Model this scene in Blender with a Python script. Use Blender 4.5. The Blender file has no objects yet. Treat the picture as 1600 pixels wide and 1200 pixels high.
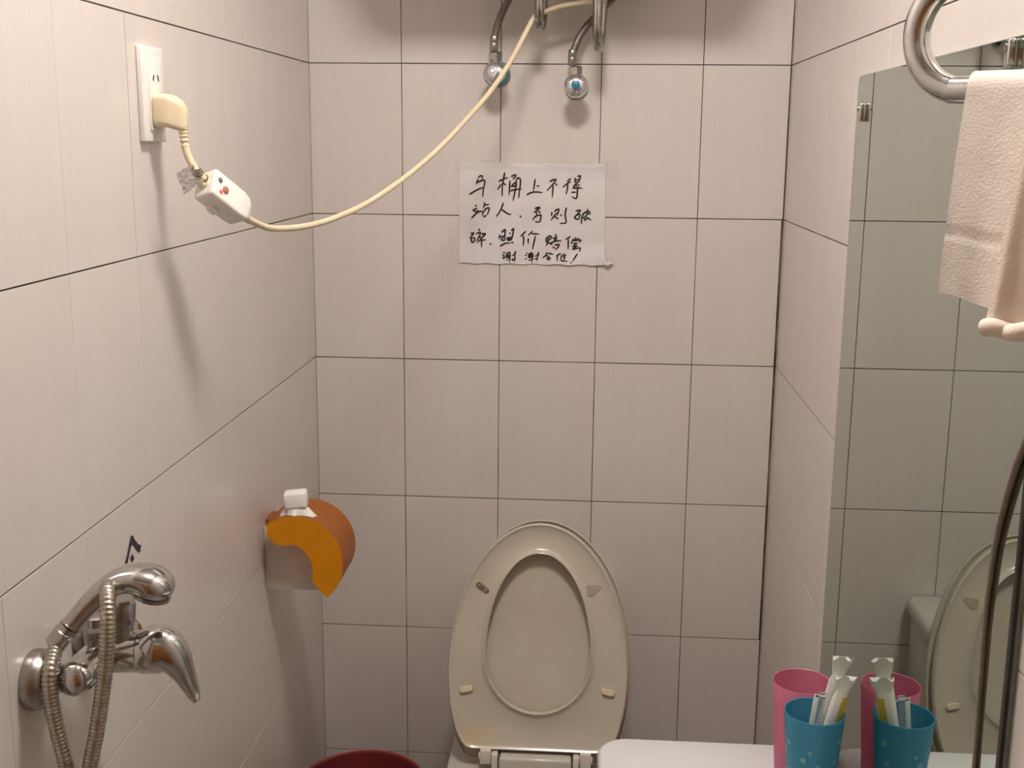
import bpy, bmesh, math, random
from mathutils import Vector, Matrix, Quaternion
random.seed(7)
PI = math.pi
sc = bpy.context.scene
C = sc.collection

# ------------------------------------------------------------------ camera
cam_d = bpy.data.cameras.new('camera'); cam = bpy.data.objects.new('camera', cam_d); C.objects.link(cam)
R_, U_, F_ = (0.9975, 0.0696, 0.0092), (-0.0229, 0.1992, 0.9797), (-0.0664, 0.9775, -0.2003)
m = Matrix((R_, U_, tuple(-c for c in F_))).transposed().to_4x4()
m.translation = (0.5810, -2.4295, 1.5438)
cam.matrix_world = m
cam_d.sensor_fit = 'HORIZONTAL'; cam_d.sensor_width = 36.0
cam_d.lens = 36.0 * 1849.73 / 1600.0
cam_d.clip_start = 0.02
sc.camera = cam
# ------------------------------------------------------------------ world and exposure
w = bpy.data.worlds.new('world'); sc.world = w; w.use_nodes = True
w.node_tree.nodes['Background'].inputs[0].default_value = (0.9, 0.85, 0.8, 1)
w.node_tree.nodes['Background'].inputs[1].default_value = 0.05
LAMP_STRENGTH = 93.0
LAMP_COLOR = (1.0, 0.925, 0.86)
LAMP_POS = (0.53, -1.20, 2.45)
vs = sc.view_settings
vs.view_transform = 'Standard'; vs.look = 'None'; vs.gamma = 1.0; vs.use_curve_mapping = False
vs.exposure = 0.0

W = 0.960          # room width; left wall x = 0, back wall y = 0
FZ, CZ = -0.04, 2.50
FY = -2.95

# ------------------------------------------------------------------ helpers
def mat(name, base=(0.8, 0.8, 0.8), rough=0.5, metal=0.0, **kw):
    mt = bpy.data.materials.new(name); mt.use_nodes = True
    p = mt.node_tree.nodes['Principled BSDF']
    p.inputs['Base Color'].default_value = (*base, 1); p.inputs['Roughness'].default_value = rough
    p.inputs['Metallic'].default_value = metal
    for k, v in kw.items(): p.inputs[k].default_value = v
    return mt
def nodes(mt):
    nt = mt.node_tree; return nt, nt.nodes['Principled BSDF']
def noise(nt, scale, vec=(1, 1, 1), detail=4.0, coord='Object', rough=0.55):
    tc = nt.nodes.new('ShaderNodeTexCoord'); mp = nt.nodes.new('ShaderNodeMapping')
    mp.inputs['Scale'].default_value = vec
    nz = nt.nodes.new('ShaderNodeTexNoise'); nz.inputs['Scale'].default_value = scale
    nz.inputs['Detail'].default_value = detail; nz.inputs['Roughness'].default_value = rough
    nt.links.new(tc.outputs[coord], mp.inputs[0]); nt.links.new(mp.outputs[0], nz.inputs['Vector'])
    return nz
def ramp(nt, src, stops):
    r = nt.nodes.new('ShaderNodeValToRGB'); e = r.color_ramp.elements
    while len(e) < len(stops): e.new(0.5)
    for i, (p, c) in enumerate(stops): e[i].position = p; e[i].color = (*c, 1)
    nt.links.new(src, r.inputs[0]); return r
def noisy(mt, c1, c2, scale, lo=0.3, hi=0.7, vec=(1, 1, 1), bump=0.0, bscale=None, coord='Object'):
    nt, p = nodes(mt); nz = noise(nt, scale, vec, coord=coord)
    r = ramp(nt, nz.outputs['Fac'], [(lo, c1), (hi, c2)]); nt.links.new(r.outputs[0], p.inputs['Base Color'])
    if bump:
        n2 = noise(nt, bscale or scale, vec, coord=coord); b = nt.nodes.new('ShaderNodeBump')
        b.inputs['Strength'].default_value = bump; b.inputs['Distance'].default_value = 0.002
        nt.links.new(n2.outputs['Fac'], b.inputs['Height']); nt.links.new(b.outputs[0], p.inputs['Normal'])
    return mt

def wloc(o):
    v = Vector((0, 0, 0))
    while o is not None: v += o.location; o = o.parent
    return v
def build(name, verts, faces, mt, parent=None, smooth=True, sharp=35, origin=None):
    """Link ONE mesh object; verts are given in room coordinates."""
    vs_ = [Vector(v) for v in verts]
    if origin is None:
        if parent is not None: origin = wloc(parent)
        else:
            xs = [v.x for v in vs_]; ys = [v.y for v in vs_]; zs = [v.z for v in vs_]
            origin = Vector(((min(xs)+max(xs))/2, (min(ys)+max(ys))/2, min(zs)))
    origin = Vector(origin)
    me = bpy.data.meshes.new(name)
    me.from_pydata([v - origin for v in vs_], [], faces)
    bm = bmesh.new(); bm.from_mesh(me); bmesh.ops.recalc_face_normals(bm, faces=bm.faces); bm.to_mesh(me); bm.free()
    me.materials.append(mt)
    if smooth:
        me.polygons.foreach_set('use_smooth', [True]*len(me.polygons))
        me.set_sharp_from_angle(angle=math.radians(sharp))
    o = bpy.data.objects.new(name, me); C.objects.link(o)
    if parent is not None: o.parent = parent; o.location = origin - wloc(parent)
    else: o.location = origin
    return o
def tag(o, label=None, cat=None, group=None, kind=None):
    if label: o['label'] = label
    if cat: o['category'] = cat
    if group: o['group'] = group
    if kind: o['kind'] = kind
    return o
def thing(name, loc, label, cat, group=None):
    o = bpy.data.objects.new(name, None); C.objects.link(o); o.location = loc; o.empty_display_size = 0.02
    return tag(o, label, cat, group)
class MB:
    """collects shapes for one mesh"""
    def __init__(s): s.v = []; s.f = []
    def add(s, v, f):
        n = len(s.v); s.v += [Vector(a) for a in v]; s.f += [tuple(i+n for i in q) for q in f]; return s
    def build(s, name, mt, parent=None, **k): return build(name, s.v, s.f, mt, parent, **k)
def spline(pts, n=8):
    """Catmull-Rom through pts (any dimension)"""
    P = [tuple(p) for p in pts]
    if len(P) < 3: return [Vector(p) for p in P]
    P = [tuple(2*a-b for a, b in zip(P[0], P[1]))] + P + [tuple(2*a-b for a, b in zip(P[-1], P[-2]))]
    out = []
    for i in range(1, len(P)-2):
        for k in range(n):
            t = k/n; q = []
            for a, b, c, d in zip(P[i-1], P[i], P[i+1], P[i+2]):
                q.append(0.5*((2*b)+(c-a)*t+(2*a-5*b+4*c-d)*t*t+(3*b-a-3*c+d)*t**3))
            out.append(Vector(q))
    out.append(Vector(P[-2])); return out
def frames(path):
    T = []
    for i in range(len(path)):
        a = path[max(i-1, 0)]; b = path[min(i+1, len(path)-1)]; T.append((b-a).normalized())
    n = T[0].orthogonal().normalized(); N = [n]
    for i in range(1, len(path)):
        n = T[i-1].rotation_difference(T[i]) @ N[-1]; n = (n - T[i]*n.dot(T[i])).normalized(); N.append(n)
    return T, N
def tube(path, r, seg=12, cap=True):
    path = [Vector(p) for p in path]; T, N = frames(path); v = []; f = []
    n = len(path); rr = r if isinstance(r, (list, tuple)) else [r]*n
    for i in range(n):
        b = T[i].cross(N[i])
        for k in range(seg):
            a = 2*PI*k/seg; v.append(path[i]+(N[i]*math.cos(a)+b*math.sin(a))*rr[i])
    for i in range(n-1):
        for k in range(seg):
            k2 = (k+1) % seg; f.append((i*seg+k, i*seg+k2, (i+1)*seg+k2, (i+1)*seg+k))
    if cap: f.append(tuple(range(seg))[::-1]); f.append(tuple((n-1)*seg+k for k in range(seg)))
    return v, f
def lathe(prof, center, axis=(0, 0, 1), seg=32, close=False):
    """prof: (radius, height) along axis from center"""
    ax = Vector(axis).normalized(); x = ax.orthogonal().normalized(); y = ax.cross(x); c = Vector(center); v = []; f = []
    n = len(prof)
    for r, h in prof:
        for k in range(seg):
            a = 2*PI*k/seg; v.append(c+ax*h+(x*math.cos(a)+y*math.sin(a))*max(r, 1e-5))
    for i in range(n if close else n-1):
        j = (i+1) % n
        for k in range(seg):
            k2 = (k+1) % seg; f.append((i*seg+k, i*seg+k2, j*seg+k2, j*seg+k))
    if not close:
        f.append(tuple(range(seg))[::-1]); f.append(tuple((n-1)*seg+k for k in range(seg)))
    return v, f
def rbox(size, center=(0, 0, 0), bev=0.003, seg=2, M=None):
    bm = bmesh.new(); bmesh.ops.create_cube(bm, size=1.0)
    bmesh.ops.scale(bm, vec=size, verts=bm.verts)
    if bev: bmesh.ops.bevel(bm, geom=list(bm.edges), offset=bev, segments=seg, affect='EDGES', profile=0.5)
    bm.verts.index_update(); c = Vector(center)
    v = [((M @ a.co) if M else a.co) + c for a in bm.verts]; f = [tuple(x.index for x in q.verts) for q in bm.faces]
    bm.free(); return v, f
def loft(rings, cap=True, closed=False):
    n = len(rings[0]); v = [Vector(p) for r in rings for p in r]; f = []
    m_ = len(rings)
    for i in range(m_ if closed else m_-1):
        j = (i+1) % m_
        for k in range(n): k2 = (k+1) % n; f.append((i*n+k, i*n+k2, j*n+k2, j*n+k))
    if cap and not closed: f.append(tuple(range(n))[::-1]); f.append(tuple((m_-1)*n+k for k in range(n)))
    return v, f
def rrect(x0, x1, y0, y1, r, seg=6):
    out = []
    for cx, cy, a0 in ((x1-r, y1-r, 0), (x0+r, y1-r, 90), (x0+r, y0+r, 180), (x1-r, y0+r, 270)):
        for k in range(seg+1):
            a = math.radians(a0+90*k/seg); out.append((cx+r*math.cos(a), cy+r*math.sin(a)))
    return out

# ------------------------------------------------------------------ materials
def tile_material():
    mt = mat('glazed tile', (0.7, 0.64, 0.6), 0.24)
    nt, p = nodes(mt)
    tc = nt.nodes.new('ShaderNodeTexCoord'); oi = nt.nodes.new('ShaderNodeObjectInfo')
    add = nt.nodes.new('ShaderNodeVectorMath'); add.operation = 'ADD'
    mul = nt.nodes.new('ShaderNodeVectorMath'); mul.operation = 'SCALE'; mul.inputs['Scale'].default_value = 7.0
    nt.links.new(oi.outputs['Location'], mul.inputs[0])
    nt.links.new(tc.outputs['Object'], add.inputs[0]); nt.links.new(mul.outputs[0], add.inputs[1])
    def nz(vec, scale, detail):
        mp = nt.nodes.new('ShaderNodeMapping'); mp.inputs['Scale'].default_value = vec
        n = nt.nodes.new('ShaderNodeTexNoise'); n.inputs['Scale'].default_value = scale; n.inputs['Detail'].default_value = detail
        nt.links.new(add.outputs[0], mp.inputs[0]); nt.links.new(mp.outputs[0], n.inputs['Vector']); return n
    streak = nz((1, 1, 0.03), 160, 3)      # fine vertical print of the glaze
    blotch = nz((1, 1, 0.5), 9, 3)
    fine = nz((1, 1, 1), 420, 2)
    a = ramp(nt, streak.outputs['Fac'], [(0.25, (0.682, 0.630, 0.594)), (0.75, (0.704, 0.653, 0.618))])
    b = ramp(nt, blotch.outputs['Fac'], [(0.35, (0.97, 0.965, 0.96)), (0.7, (1.0, 1.0, 1.0))])
    mx = nt.nodes.new('ShaderNodeMix'); mx.data_type = 'RGBA'; mx.blend_type = 'MULTIPLY'; mx.inputs[0].default_value = 1.0
    nt.links.new(a.outputs[0], mx.inputs[6]); nt.links.new(b.outputs[0], mx.inputs[7])
    c = ramp(nt, fine.outputs['Fac'], [(0.3, (0.965, 0.965, 0.965)), (0.7, (1.0, 1.0, 1.0))])
    m2 = nt.nodes.new('ShaderNodeMix'); m2.data_type = 'RGBA'; m2.blend_type = 'MULTIPLY'; m2.inputs[0].default_value = 1.0
    nt.links.new(mx.outputs[2], m2.inputs[6]); nt.links.new(c.outputs[0], m2.inputs[7])
    nt.links.new(m2.outputs[2], p.inputs['Base Color'])
    bp = nt.nodes.new('ShaderNodeBump'); bp.inputs['Strength'].default_value = 0.03; bp.inputs['Distance'].default_value = 0.001
    nt.links.new(streak.outputs['Fac'], bp.inputs['Height']); nt.links.new(bp.outputs[0], p.inputs['Normal'])
    return mt
TILE = tile_material()
GROUT = noisy(mat('grimy grout', rough=0.9), (0.045, 0.035, 0.03), (0.22, 0.18, 0.155), 7, 0.42, 0.66, vec=(1, 1, 1))
PLASTER = noisy(mat('painted plaster', rough=0.8), (0.70, 0.68, 0.65), (0.76, 0.74, 0.71), 6)
FLOORM = noisy(mat('floor tile', rough=0.4), (0.30, 0.26, 0.23), (0.38, 0.34, 0.30), 9)
WOOD = noisy(mat('brown door wood', rough=0.4), (0.34, 0.14, 0.035), (0.48, 0.21, 0.06), 5, vec=(6, 6, 0.6))
CHROME = noisy(mat('chrome', (0.62, 0.61, 0.60), 0.12, 1.0), (0.50, 0.49, 0.48), (0.68, 0.67, 0.66), 30)
WORN = noisy(mat('worn chrome', rough=0.30, metal=1.0), (0.30, 0.28, 0.26), (0.50, 0.48, 0.46), 60)
STEEL = noisy(mat('hose steel', rough=0.3, metal=1.0), (0.42, 0.37, 0.31), (0.60, 0.55, 0.47), 90)
BRAID = noisy(mat('braided hose', rough=0.45, metal=0.6), (0.13, 0.11, 0.10), (0.26, 0.23, 0.21), 700)
MIRROR = mat('mirror silver', (0.515, 0.59, 0.535), 0.012, 1.0)
BLACKEDGE = noisy(mat('black mirror edge', rough=0.5), (0.012, 0.012, 0.011), (0.03, 0.03, 0.028), 40)
PAPER = noisy(mat('sheet of paper', rough=0.7), (0.66, 0.62, 0.63), (0.73, 0.69, 0.70), 18, bump=0.15, bscale=26)
INK = noisy(mat('black marker ink', rough=0.45), (0.012, 0.009, 0.008), (0.03, 0.022, 0.02), 80)
BLUEINK = noisy(mat('dark blue marker ink', rough=0.5), (0.012, 0.008, 0.035), (0.03, 0.02, 0.07), 120)
TAPE = mat('clear tape', (0.80, 0.76, 0.78), 0.16, **{'Alpha': 0.16})
CORDM = noisy(mat('cream cable', rough=0.45), (0.70, 0.60, 0.41), (0.76, 0.66, 0.47), 60)
PLUGM = noisy(mat('cream plug plastic', rough=0.4), (0.72, 0.60, 0.40), (0.78, 0.67, 0.47), 40)
WHITEPL = noisy(mat('white plastic', rough=0.35), (0.80, 0.77, 0.70), (0.84, 0.81, 0.74), 30)
SOCKM = noisy(mat('socket plastic', rough=0.35), (0.80, 0.77, 0.72), (0.83, 0.80, 0.75), 30)
DARK = noisy(mat('dark slot', rough=0.6), (0.03, 0.028, 0.026), (0.05, 0.045, 0.04), 60)
CERAMIC = noisy(mat('white ceramic', rough=0.12), (0.645, 0.645, 0.665), (0.69, 0.69, 0.71), 12)
LIDM = noisy(mat('yellowed seat plastic', rough=0.28), (0.525, 0.47, 0.385), (0.575, 0.525, 0.435), 9)
BUMPM = noisy(mat('bumper rubber', rough=0.5), (0.70, 0.58, 0.42), (0.76, 0.65, 0.49), 60)
TOWELM = noisy(mat('towel cotton', rough=0.95), (0.76, 0.68, 0.61), (0.84, 0.77, 0.70), 45, bump=0.28, bscale=420)
TOWEL2 = noisy(mat('peach towel cotton', rough=0.95), (0.80, 0.66, 0.55), (0.87, 0.75, 0.65), 45, bump=0.28, bscale=420)
SOAPM = noisy(mat('white soap', rough=0.5), (0.84, 0.83, 0.80), (0.90, 0.89, 0.86), 50, bump=0.3, bscale=120)
BASEPL = noisy(mat('beige holder plastic', rough=0.35), (0.60, 0.55, 0.50), (0.66, 0.61, 0.56), 30)
def plastic(name, col, trans, rough=0.25, thr=0.4):
    """thin see-through plastic: coloured shell that lets light through"""
    mt = bpy.data.materials.new(name); mt.use_nodes = True; nt = mt.node_tree; p = nt.nodes['Principled BSDF']; out = nt.nodes['Material Output']
    p.inputs['Roughness'].default_value = rough
    nz = noise(nt, 45); r = ramp(nt, nz.outputs['Fac'], [(0.3, tuple(c*0.92 for c in col)), (0.7, col)])
    nt.links.new(r.outputs[0], p.inputs['Base Color'])
    tl = nt.nodes.new('ShaderNodeBsdfTranslucent'); nt.links.new(r.outputs[0], tl.inputs[0])
    tr = nt.nodes.new('ShaderNodeBsdfTransparent'); tr.inputs[0].default_value = (*trans, 1)
    m1 = nt.nodes.new('ShaderNodeMixShader'); m1.inputs[0].default_value = 0.35
    nt.links.new(p.outputs[0], m1.inputs[1]); nt.links.new(tl.outputs[0], m1.inputs[2])
    m2 = nt.nodes.new('ShaderNodeMixShader'); m2.inputs[0].default_value = thr
    nt.links.new(m1.outputs[0], m2.inputs[1]); nt.links.new(tr.outputs[0], m2.inputs[2])
    nt.links.new(m2.outputs[0], out.inputs[0]); return mt
AMBER = plastic('amber plastic', (1.0, 0.50, 0.012), (1.0, 0.68, 0.10), 0.2, 0.32)
PINKC = plastic('pink plastic', (0.84, 0.32, 0.47), (1.0, 0.62, 0.78), 0.3, 0.26)
BLUEC = plastic('blue plastic', (0.11, 0.46, 0.62), (0.45, 0.75, 0.98), 0.3, 0.28)
REDB = plastic('red bucket plastic', (0.30, 0.045, 0.05), (0.8, 0.3, 0.3), 0.3, 0.10)
DULL = noisy(mat('dull pipe chrome', rough=0.2, metal=1.0), (0.30, 0.30, 0.28), (0.46, 0.46, 0.43), 40)
TOILETC = noisy(mat('aged ceramic', rough=0.15), (0.56, 0.53, 0.475), (0.61, 0.58, 0.53), 12)
AMBERC = plastic('shaded amber plastic', (0.60, 0.25, 0.05), (0.95, 0.62, 0.22), 0.22, 0.34)  # same amber plastic, dark inside and glossy reflection put into a browner colour

# ------------------------------------------------------------------ the room: walls with one tile object each
GAP = 0.0020
tile_cache = {}
def tile_mesh(wd, ht):
    key = (round(wd, 4), round(ht, 4))
    if key not in tile_cache:
        a, b, t, ch = wd/2, ht/2, 0.0016, 0.00025
        v = [(-a, 0, -b), (a, 0, -b), (a, 0, b), (-a, 0, b),
             (-a, -t+ch, -b), (a, -t+ch, -b), (a, -t+ch, b), (-a, -t+ch, b),
             (-a+ch, -t, -b+ch), (a-ch, -t, -b+ch), (a-ch, -t, b-ch), (-a+ch, -t, b-ch)]
        f = [(0, 1, 5, 4), (1, 2, 6, 5), (2, 3, 7, 6), (3, 0, 4, 7), (4, 5, 9, 8), (5, 6, 10, 9), (6, 7, 11, 10), (7, 4, 8, 11), (8, 9, 10, 11), (3, 2, 1, 0)]
        me = bpy.data.meshes.new('tile'); me.from_pydata(v, [], f); me.materials.append(TILE); tile_cache[key] = me
    return tile_cache[key]
ROWS = [FZ, 0.193, 0.494, 0.7945, 1.095, 1.3955, 1.696, 1.9965, 2.297, CZ]
def tile_wall(wall, cols, place, rot, gv):
    """cols: joint positions along the wall; place(u, z) -> point on the tile back plane; gv(col, row): joint half widths"""
    for r in range(len(ROWS)-1):
        for c in range(len(cols)-1):
            gl, gr = gv(c, r)
            u0, u1 = cols[c]+gl, cols[c+1]-gr; z0, z1 = ROWS[r]+GAP/2, ROWS[r+1]-GAP/2
            o = bpy.data.objects.new('tile', tile_mesh(u1-u0, z1-z0)); C.objects.link(o)
            p = place((u0+u1)/2, (z0+z1)/2)
            o.parent = wall; o.location = Vector(p) - wall.location; o.rotation_euler = (random.uniform(-.0006, .0006), 0, rot+random.uniform(-.0012, .0012))
BK = 0.0016
wall_back = build('wall_back', *rbox((W+0.2, 0.1, CZ-FZ+0.2), (W/2, 0.05+BK, (CZ+FZ)/2), 0), GROUT, smooth=False); tag(wall_back, kind='structure')
wall_left = build('wall_left', *rbox((0.1, -FY+0.1, CZ-FZ+0.2), (-0.05-BK, FY/2+0.03, (CZ+FZ)/2), 0), GROUT, smooth=False); tag(wall_left, kind='structure')
wall_right = build('wall_right', *rbox((0.1, -FY+0.1, CZ-FZ+0.2), (W+0.05+BK, FY/2+0.03, (CZ+FZ)/2), 0), GROUT, smooth=False); tag(wall_right, kind='structure')
cb = [0.0, 0.1882, 0.3882, 0.5882, 0.7882, W]
def gvb(c, r):
    g = 0.0008
    return (0.0004 if c == 0 else g, (0.0042 if 2 <= r <= 4 else 0.0022 if r < 7 else 0.001) if c == 4 else g)
tile_wall(wall_back, cb, lambda u, z: (u, BK, z), 0.0, gvb)
# side walls: u runs from the room's front to the back wall
jl = [-0.154-0.2*k for k in range(14)]
cl = sorted([FY] + [y for y in jl if y > FY+0.03] + [0.0])
def gvl(c, r):
    def g(y):
        if abs(y+0.954) < 0.01 and r == 5: return 0.0009
        if abs(y+0.554) < 0.01 and r == 4: return 0.0007
        return 0.00022
    return g(cl[c]), (0.0004 if c == len(cl)-2 else g(cl[c+1]))
tile_wall(wall_left, cl, lambda u, z: (-BK, u, z), PI/2, gvl)
cr = sorted([FY] + [-0.2*k for k in range(1, 15) if -0.2*k > FY+0.03] + [0.0])
tile_wall(wall_right, cr, lambda u, z: (W+BK, u, z), -PI/2, lambda c, r: (0.0003, 0.0003))
floor = build('floor', *rbox((W+0.2, -FY+0.3, 0.1), (W/2, FY/2, FZ-0.05), 0), FLOORM, smooth=False); tag(floor, kind='structure')
ceiling = build('ceiling', *rbox((W+0.2, -FY+0.3, 0.1), (W/2, FY/2, CZ+0.05), 0), PLASTER, smooth=False); tag(ceiling, kind='structure')
wall_front = build('wall_front', *rbox((W+0.2, 0.1, CZ-FZ+0.2), (W/2, FY-0.05, (CZ+FZ)/2), 0), PLASTER, smooth=False); tag(wall_front, kind='structure')
door = build('door_1', *rbox((0.86, 0.04, 2.0), (0.48, FY+0.02, FZ+1.0), 0.004), WOOD); tag(door, kind='structure')
mb = MB()
for z0, z1 in ((0.2, 0.85), (1.0, 1.8)):
    mb.add(*rbox((0.5, 0.012, z1-z0), (0.48, FY+0.042, (z0+z1)/2), 0.004))
mb.build('door_panel', WOOD, door)
build('door_handle', *tube(spline([(0.2, FY+0.04, 0.98), (0.2, FY+0.09, 0.98), (0.24, FY+0.095, 0.98), (0.31, FY+0.095, 0.98)]), 0.009), CHROME, door)

# ------------------------------------------------------------------ ceiling lamp (lights the room from above the frame)
lamp = thing('ceiling_lamp', (LAMP_POS[0], LAMP_POS[1], CZ), 'round ceiling lamp with a frosted dome above the room', 'lamp')
build('lamp_base', *lathe([(0.15, 0.0), (0.165, -0.004), (0.165, -0.02), (0.15, -0.024)], (LAMP_POS[0], LAMP_POS[1], CZ)), WHITEPL, lamp)
EM = bpy.data.materials.new('lit diffuser'); EM.use_nodes = True
nt = EM.node_tree; nt.nodes.remove(nt.nodes['Principled BSDF']); e = nt.nodes.new('ShaderNodeEmission')
e.inputs[0].default_value = (*LAMP_COLOR, 1); e.inputs[1].default_value = LAMP_STRENGTH
nt.links.new(e.outputs[0], nt.nodes['Material Output'].inputs[0])
build('diffuser', *lathe([(0.142, -0.0245), (0.142, -0.03), (0.128, -0.05), (0.085, -0.065), (0.03, -0.071), (0.001, -0.072)], (LAMP_POS[0], LAMP_POS[1], CZ)), EM, lamp)

# ------------------------------------------------------------------ water heater above the frame, its hoses, valves and pipe loops
HY, HZ, HR = -0.20, 2.068, 0.182
heater = thing('water_heater', (0.48, HY, HZ-HR), 'white horizontal electric water heater hung high on the back wall', 'water heater')
build('tank_shell', *lathe([(0.11, -0.31), (0.15, -0.30), (HR, -0.27), (HR, 0.27), (0.15, 0.30), (0.11, 0.31)], (0.50, HY, HZ), (1, 0, 0), 40), WHITEPL, heater)
for x in (0.33, 0.63):
    build('bracket', *rbox((0.04, 0.045, 0.2), (x, -0.023, HZ), 0.002), WORN, heater)
for x in (0.432, 0.60):
    build('pipe_stub', *tube([(x, -0.19, HZ-HR+0.01), (x, -0.19, HZ-HR-0.022)], 0.0105, 14), WORN, heater)

def hose(name, pts, label, r=0.0072):
    pth = spline(pts, 14); n = len(pth); rr = [r*(1+0.05*math.sin(i*2.1)) for i in range(n)]
    t = thing(name, pth[0], label, 'hose', 'water heater hoses')
    build('braid', *tube(pth, rr, 14), BRAID, t)
    d = (pth[6]-pth[0]).normalized()
    build('crimp_sleeve', *lathe([(0.0072, -0.002), (0.0085, 0.0), (0.0085, 0.010), (0.0078, 0.012), (0.0085, 0.014), (0.0085, 0.024), (0.0072, 0.026)], pth[0]+d*0.004, d, 18), WORN, t)
    bpos = pth[-1]; d2 = (pth[-8]-pth[-1]).normalized()
    build('union_nut', *lathe([(0.010, -0.004), (0.0125, -0.002), (0.0125, 0.014), (0.009, 0.017)], bpos, d2, 6), WORN, t)
    return t
hose('braided_hose', [(0.3775, -0.050, 1.716), (0.379, -0.050, 1.735), (0.384, -0.050, 1.762), (0.396, -0.056, 1.792), (0.414, -0.08, 1.822), (0.428, -0.14, 1.855), (0.432, -0.183, 1.865), (0.432, -0.19, 1.872)], 'braided grey hose rising from the left valve, beside the cream cable')
hose('braided_hose', [(0.5305, -0.050, 1.690), (0.532, -0.050, 1.712), (0.5415, -0.046, 1.740), (0.556, -0.038, 1.763), (0.574, -0.033, 1.783), (0.592, -0.033, 1.803), (0.612, -0.045, 1.824), (0.616, -0.10, 1.846), (0.604, -0.17, 1.862), (0.600, -0.19, 1.872)], 'braided grey hose bending up behind the right-hand pipe loop')

KNOBW = noisy(mat('valve knob chrome', rough=0.16, metal=0.85), (0.62, 0.62, 0.64), (0.74, 0.74, 0.76), 40)
TEAL = noisy(mat('teal knob plastic', rough=0.3), (0.03, 0.16, 0.19), (0.05, 0.22, 0.25), 60)
BLUECAP = noisy(mat('blue valve cap', rough=0.35), (0.015, 0.13, 0.22), (0.03, 0.20, 0.30), 90)
def valve(x, z, ztop, axis, label, capped):
    t = thing('angle_valve', (x, 0, z), label, 'valve', 'water heater valves')
    build('wall_flange', *lathe([(0.024, 0.0), (0.024, 0.003), (0.017, 0.009), (0.012, 0.010)], (x, 0.0, z), (0, -1, 0), 28), WORN, t)
    build('valve_body', *lathe([(0.011, 0.0), (0.011, 0.03), (0.0145, 0.034), (0.0145, 0.062), (0.010, 0.066)], (x, -0.004, z), (0, -1, 0), 20), WORN, t)
    build('outlet_neck', *tube([(x, -0.05, z), (x-0.002, -0.05, ztop-0.016)], 0.0095, 16), WORN, t)
    build('hex_nut', *lathe([(0.0115, -0.019), (0.0135, -0.017), (0.0135, -0.003), (0.0115, -0.001)], (x-0.002, -0.05, ztop), (0, 0, 1), 6), WORN, t)
    ax = Vector(axis).normalized(); c = Vector((x, -0.066, z))
    prof = [(0.010, -0.010), (0.021, -0.008), (0.0238, -0.002), (0.0238, 0.006), (0.021, 0.012), (0.0165, 0.0165), (0.0105, 0.019), (0.0075, 0.0195)]
    v, f = lathe(prof, c, ax, 40)
    xx = ax.orthogonal().normalized(); yy = ax.cross(xx)
    for i, p in enumerate(v):      # grip scallops around the rim
        d = p-c; h = d.dot(ax); rad = d-ax*h
        if rad.length > 0.019:
            a = math.atan2(rad.dot(yy), rad.dot(xx)); v[i] = c+ax*h+rad*(1-0.05*max(0, math.cos(a*8)))
    k = build('knob', v, f, KNOBW if capped else KNOBW, t)
    if capped:
        build('blue_cap', *lathe([(0.0085, 0.0185), (0.0085, 0.0215), (0.006, 0.0225), (0.001, 0.0228)], c, ax, 20), BLUECAP, k)
    else:
        build('teal_collar', *lathe([(0.0242, -0.012), (0.0252, -0.009), (0.0252, 0.003), (0.0240, 0.005)], c, ax, 32), TEAL, k)
        build('raised_ring', *lathe([(0.0062, 0.0185), (0.0062, 0.0212), (0.0045, 0.0216), (0.0035, 0.0202), (0.001, 0.0202)], c, ax, 20), KNOBW, k)
valve(0.3835, 1.674, 1.716, (-0.28, -1, 0.22), 'wall valve with a pale knob and teal collar behind the cream cable', False)
valve(0.5392, 1.651, 1.690, (0.0, -1, 0.06), 'wall valve with a round chrome knob and blue centre cap', True)

def pipe_loop(x, zb, label, tilt, dx):
    """a U-bent chrome pipe that comes down from the wall above and turns back up"""
    t = thing('pipe_loop', (x, -0.001, zb), label, 'pipe', 'bent pipes under the heater')
    r = 0.034; pts = []
    y0 = -0.098
    pts += [(x+0.012, -0.002, zb+0.172), (x+0.012, -0.030, zb+0.172), (x+0.010, -0.055, zb+0.165), (x+dx, -0.064, zb+0.140), (x+dx, -0.064, zb+0.095)]
    for k in range(0, 9):
        a = PI*k/8
        pts.append((x+dx*(1-k/8)*0.8, y0+r*math.cos(a), zb+0.042-0.034*math.sin(a)))
    pts += [(x, y0-r, zb+0.075), (x-0.001, y0-r, zb+0.115)]
    build('pipe', *tube(spline(pts, 5), 0.0092, 18), DULL, t)
    build('wall_rosette', *lathe([(0.02, 0), (0.02, 0.003), (0.013, 0.007)], (x+0.012, -0.0005, zb+0.172), (0, -1, 0), 24), WORN, t)
    build('end_cap', *lathe([(0.0105, -0.014), (0.0112, -0.012), (0.0112, 0.010), (0.008, 0.013)], (x-0.001, y0-r, zb+0.118), (0, 0, 1), 20), WORN, t)
pipe_loop(0.4695, 1.749, 'shorter chrome pipe loop that the cream cable hangs over', 0, 0.004)
pipe_loop(0.5775, 1.713, 'longer chrome pipe loop hanging above the blue-capped valve', 0, 0.010)

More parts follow.
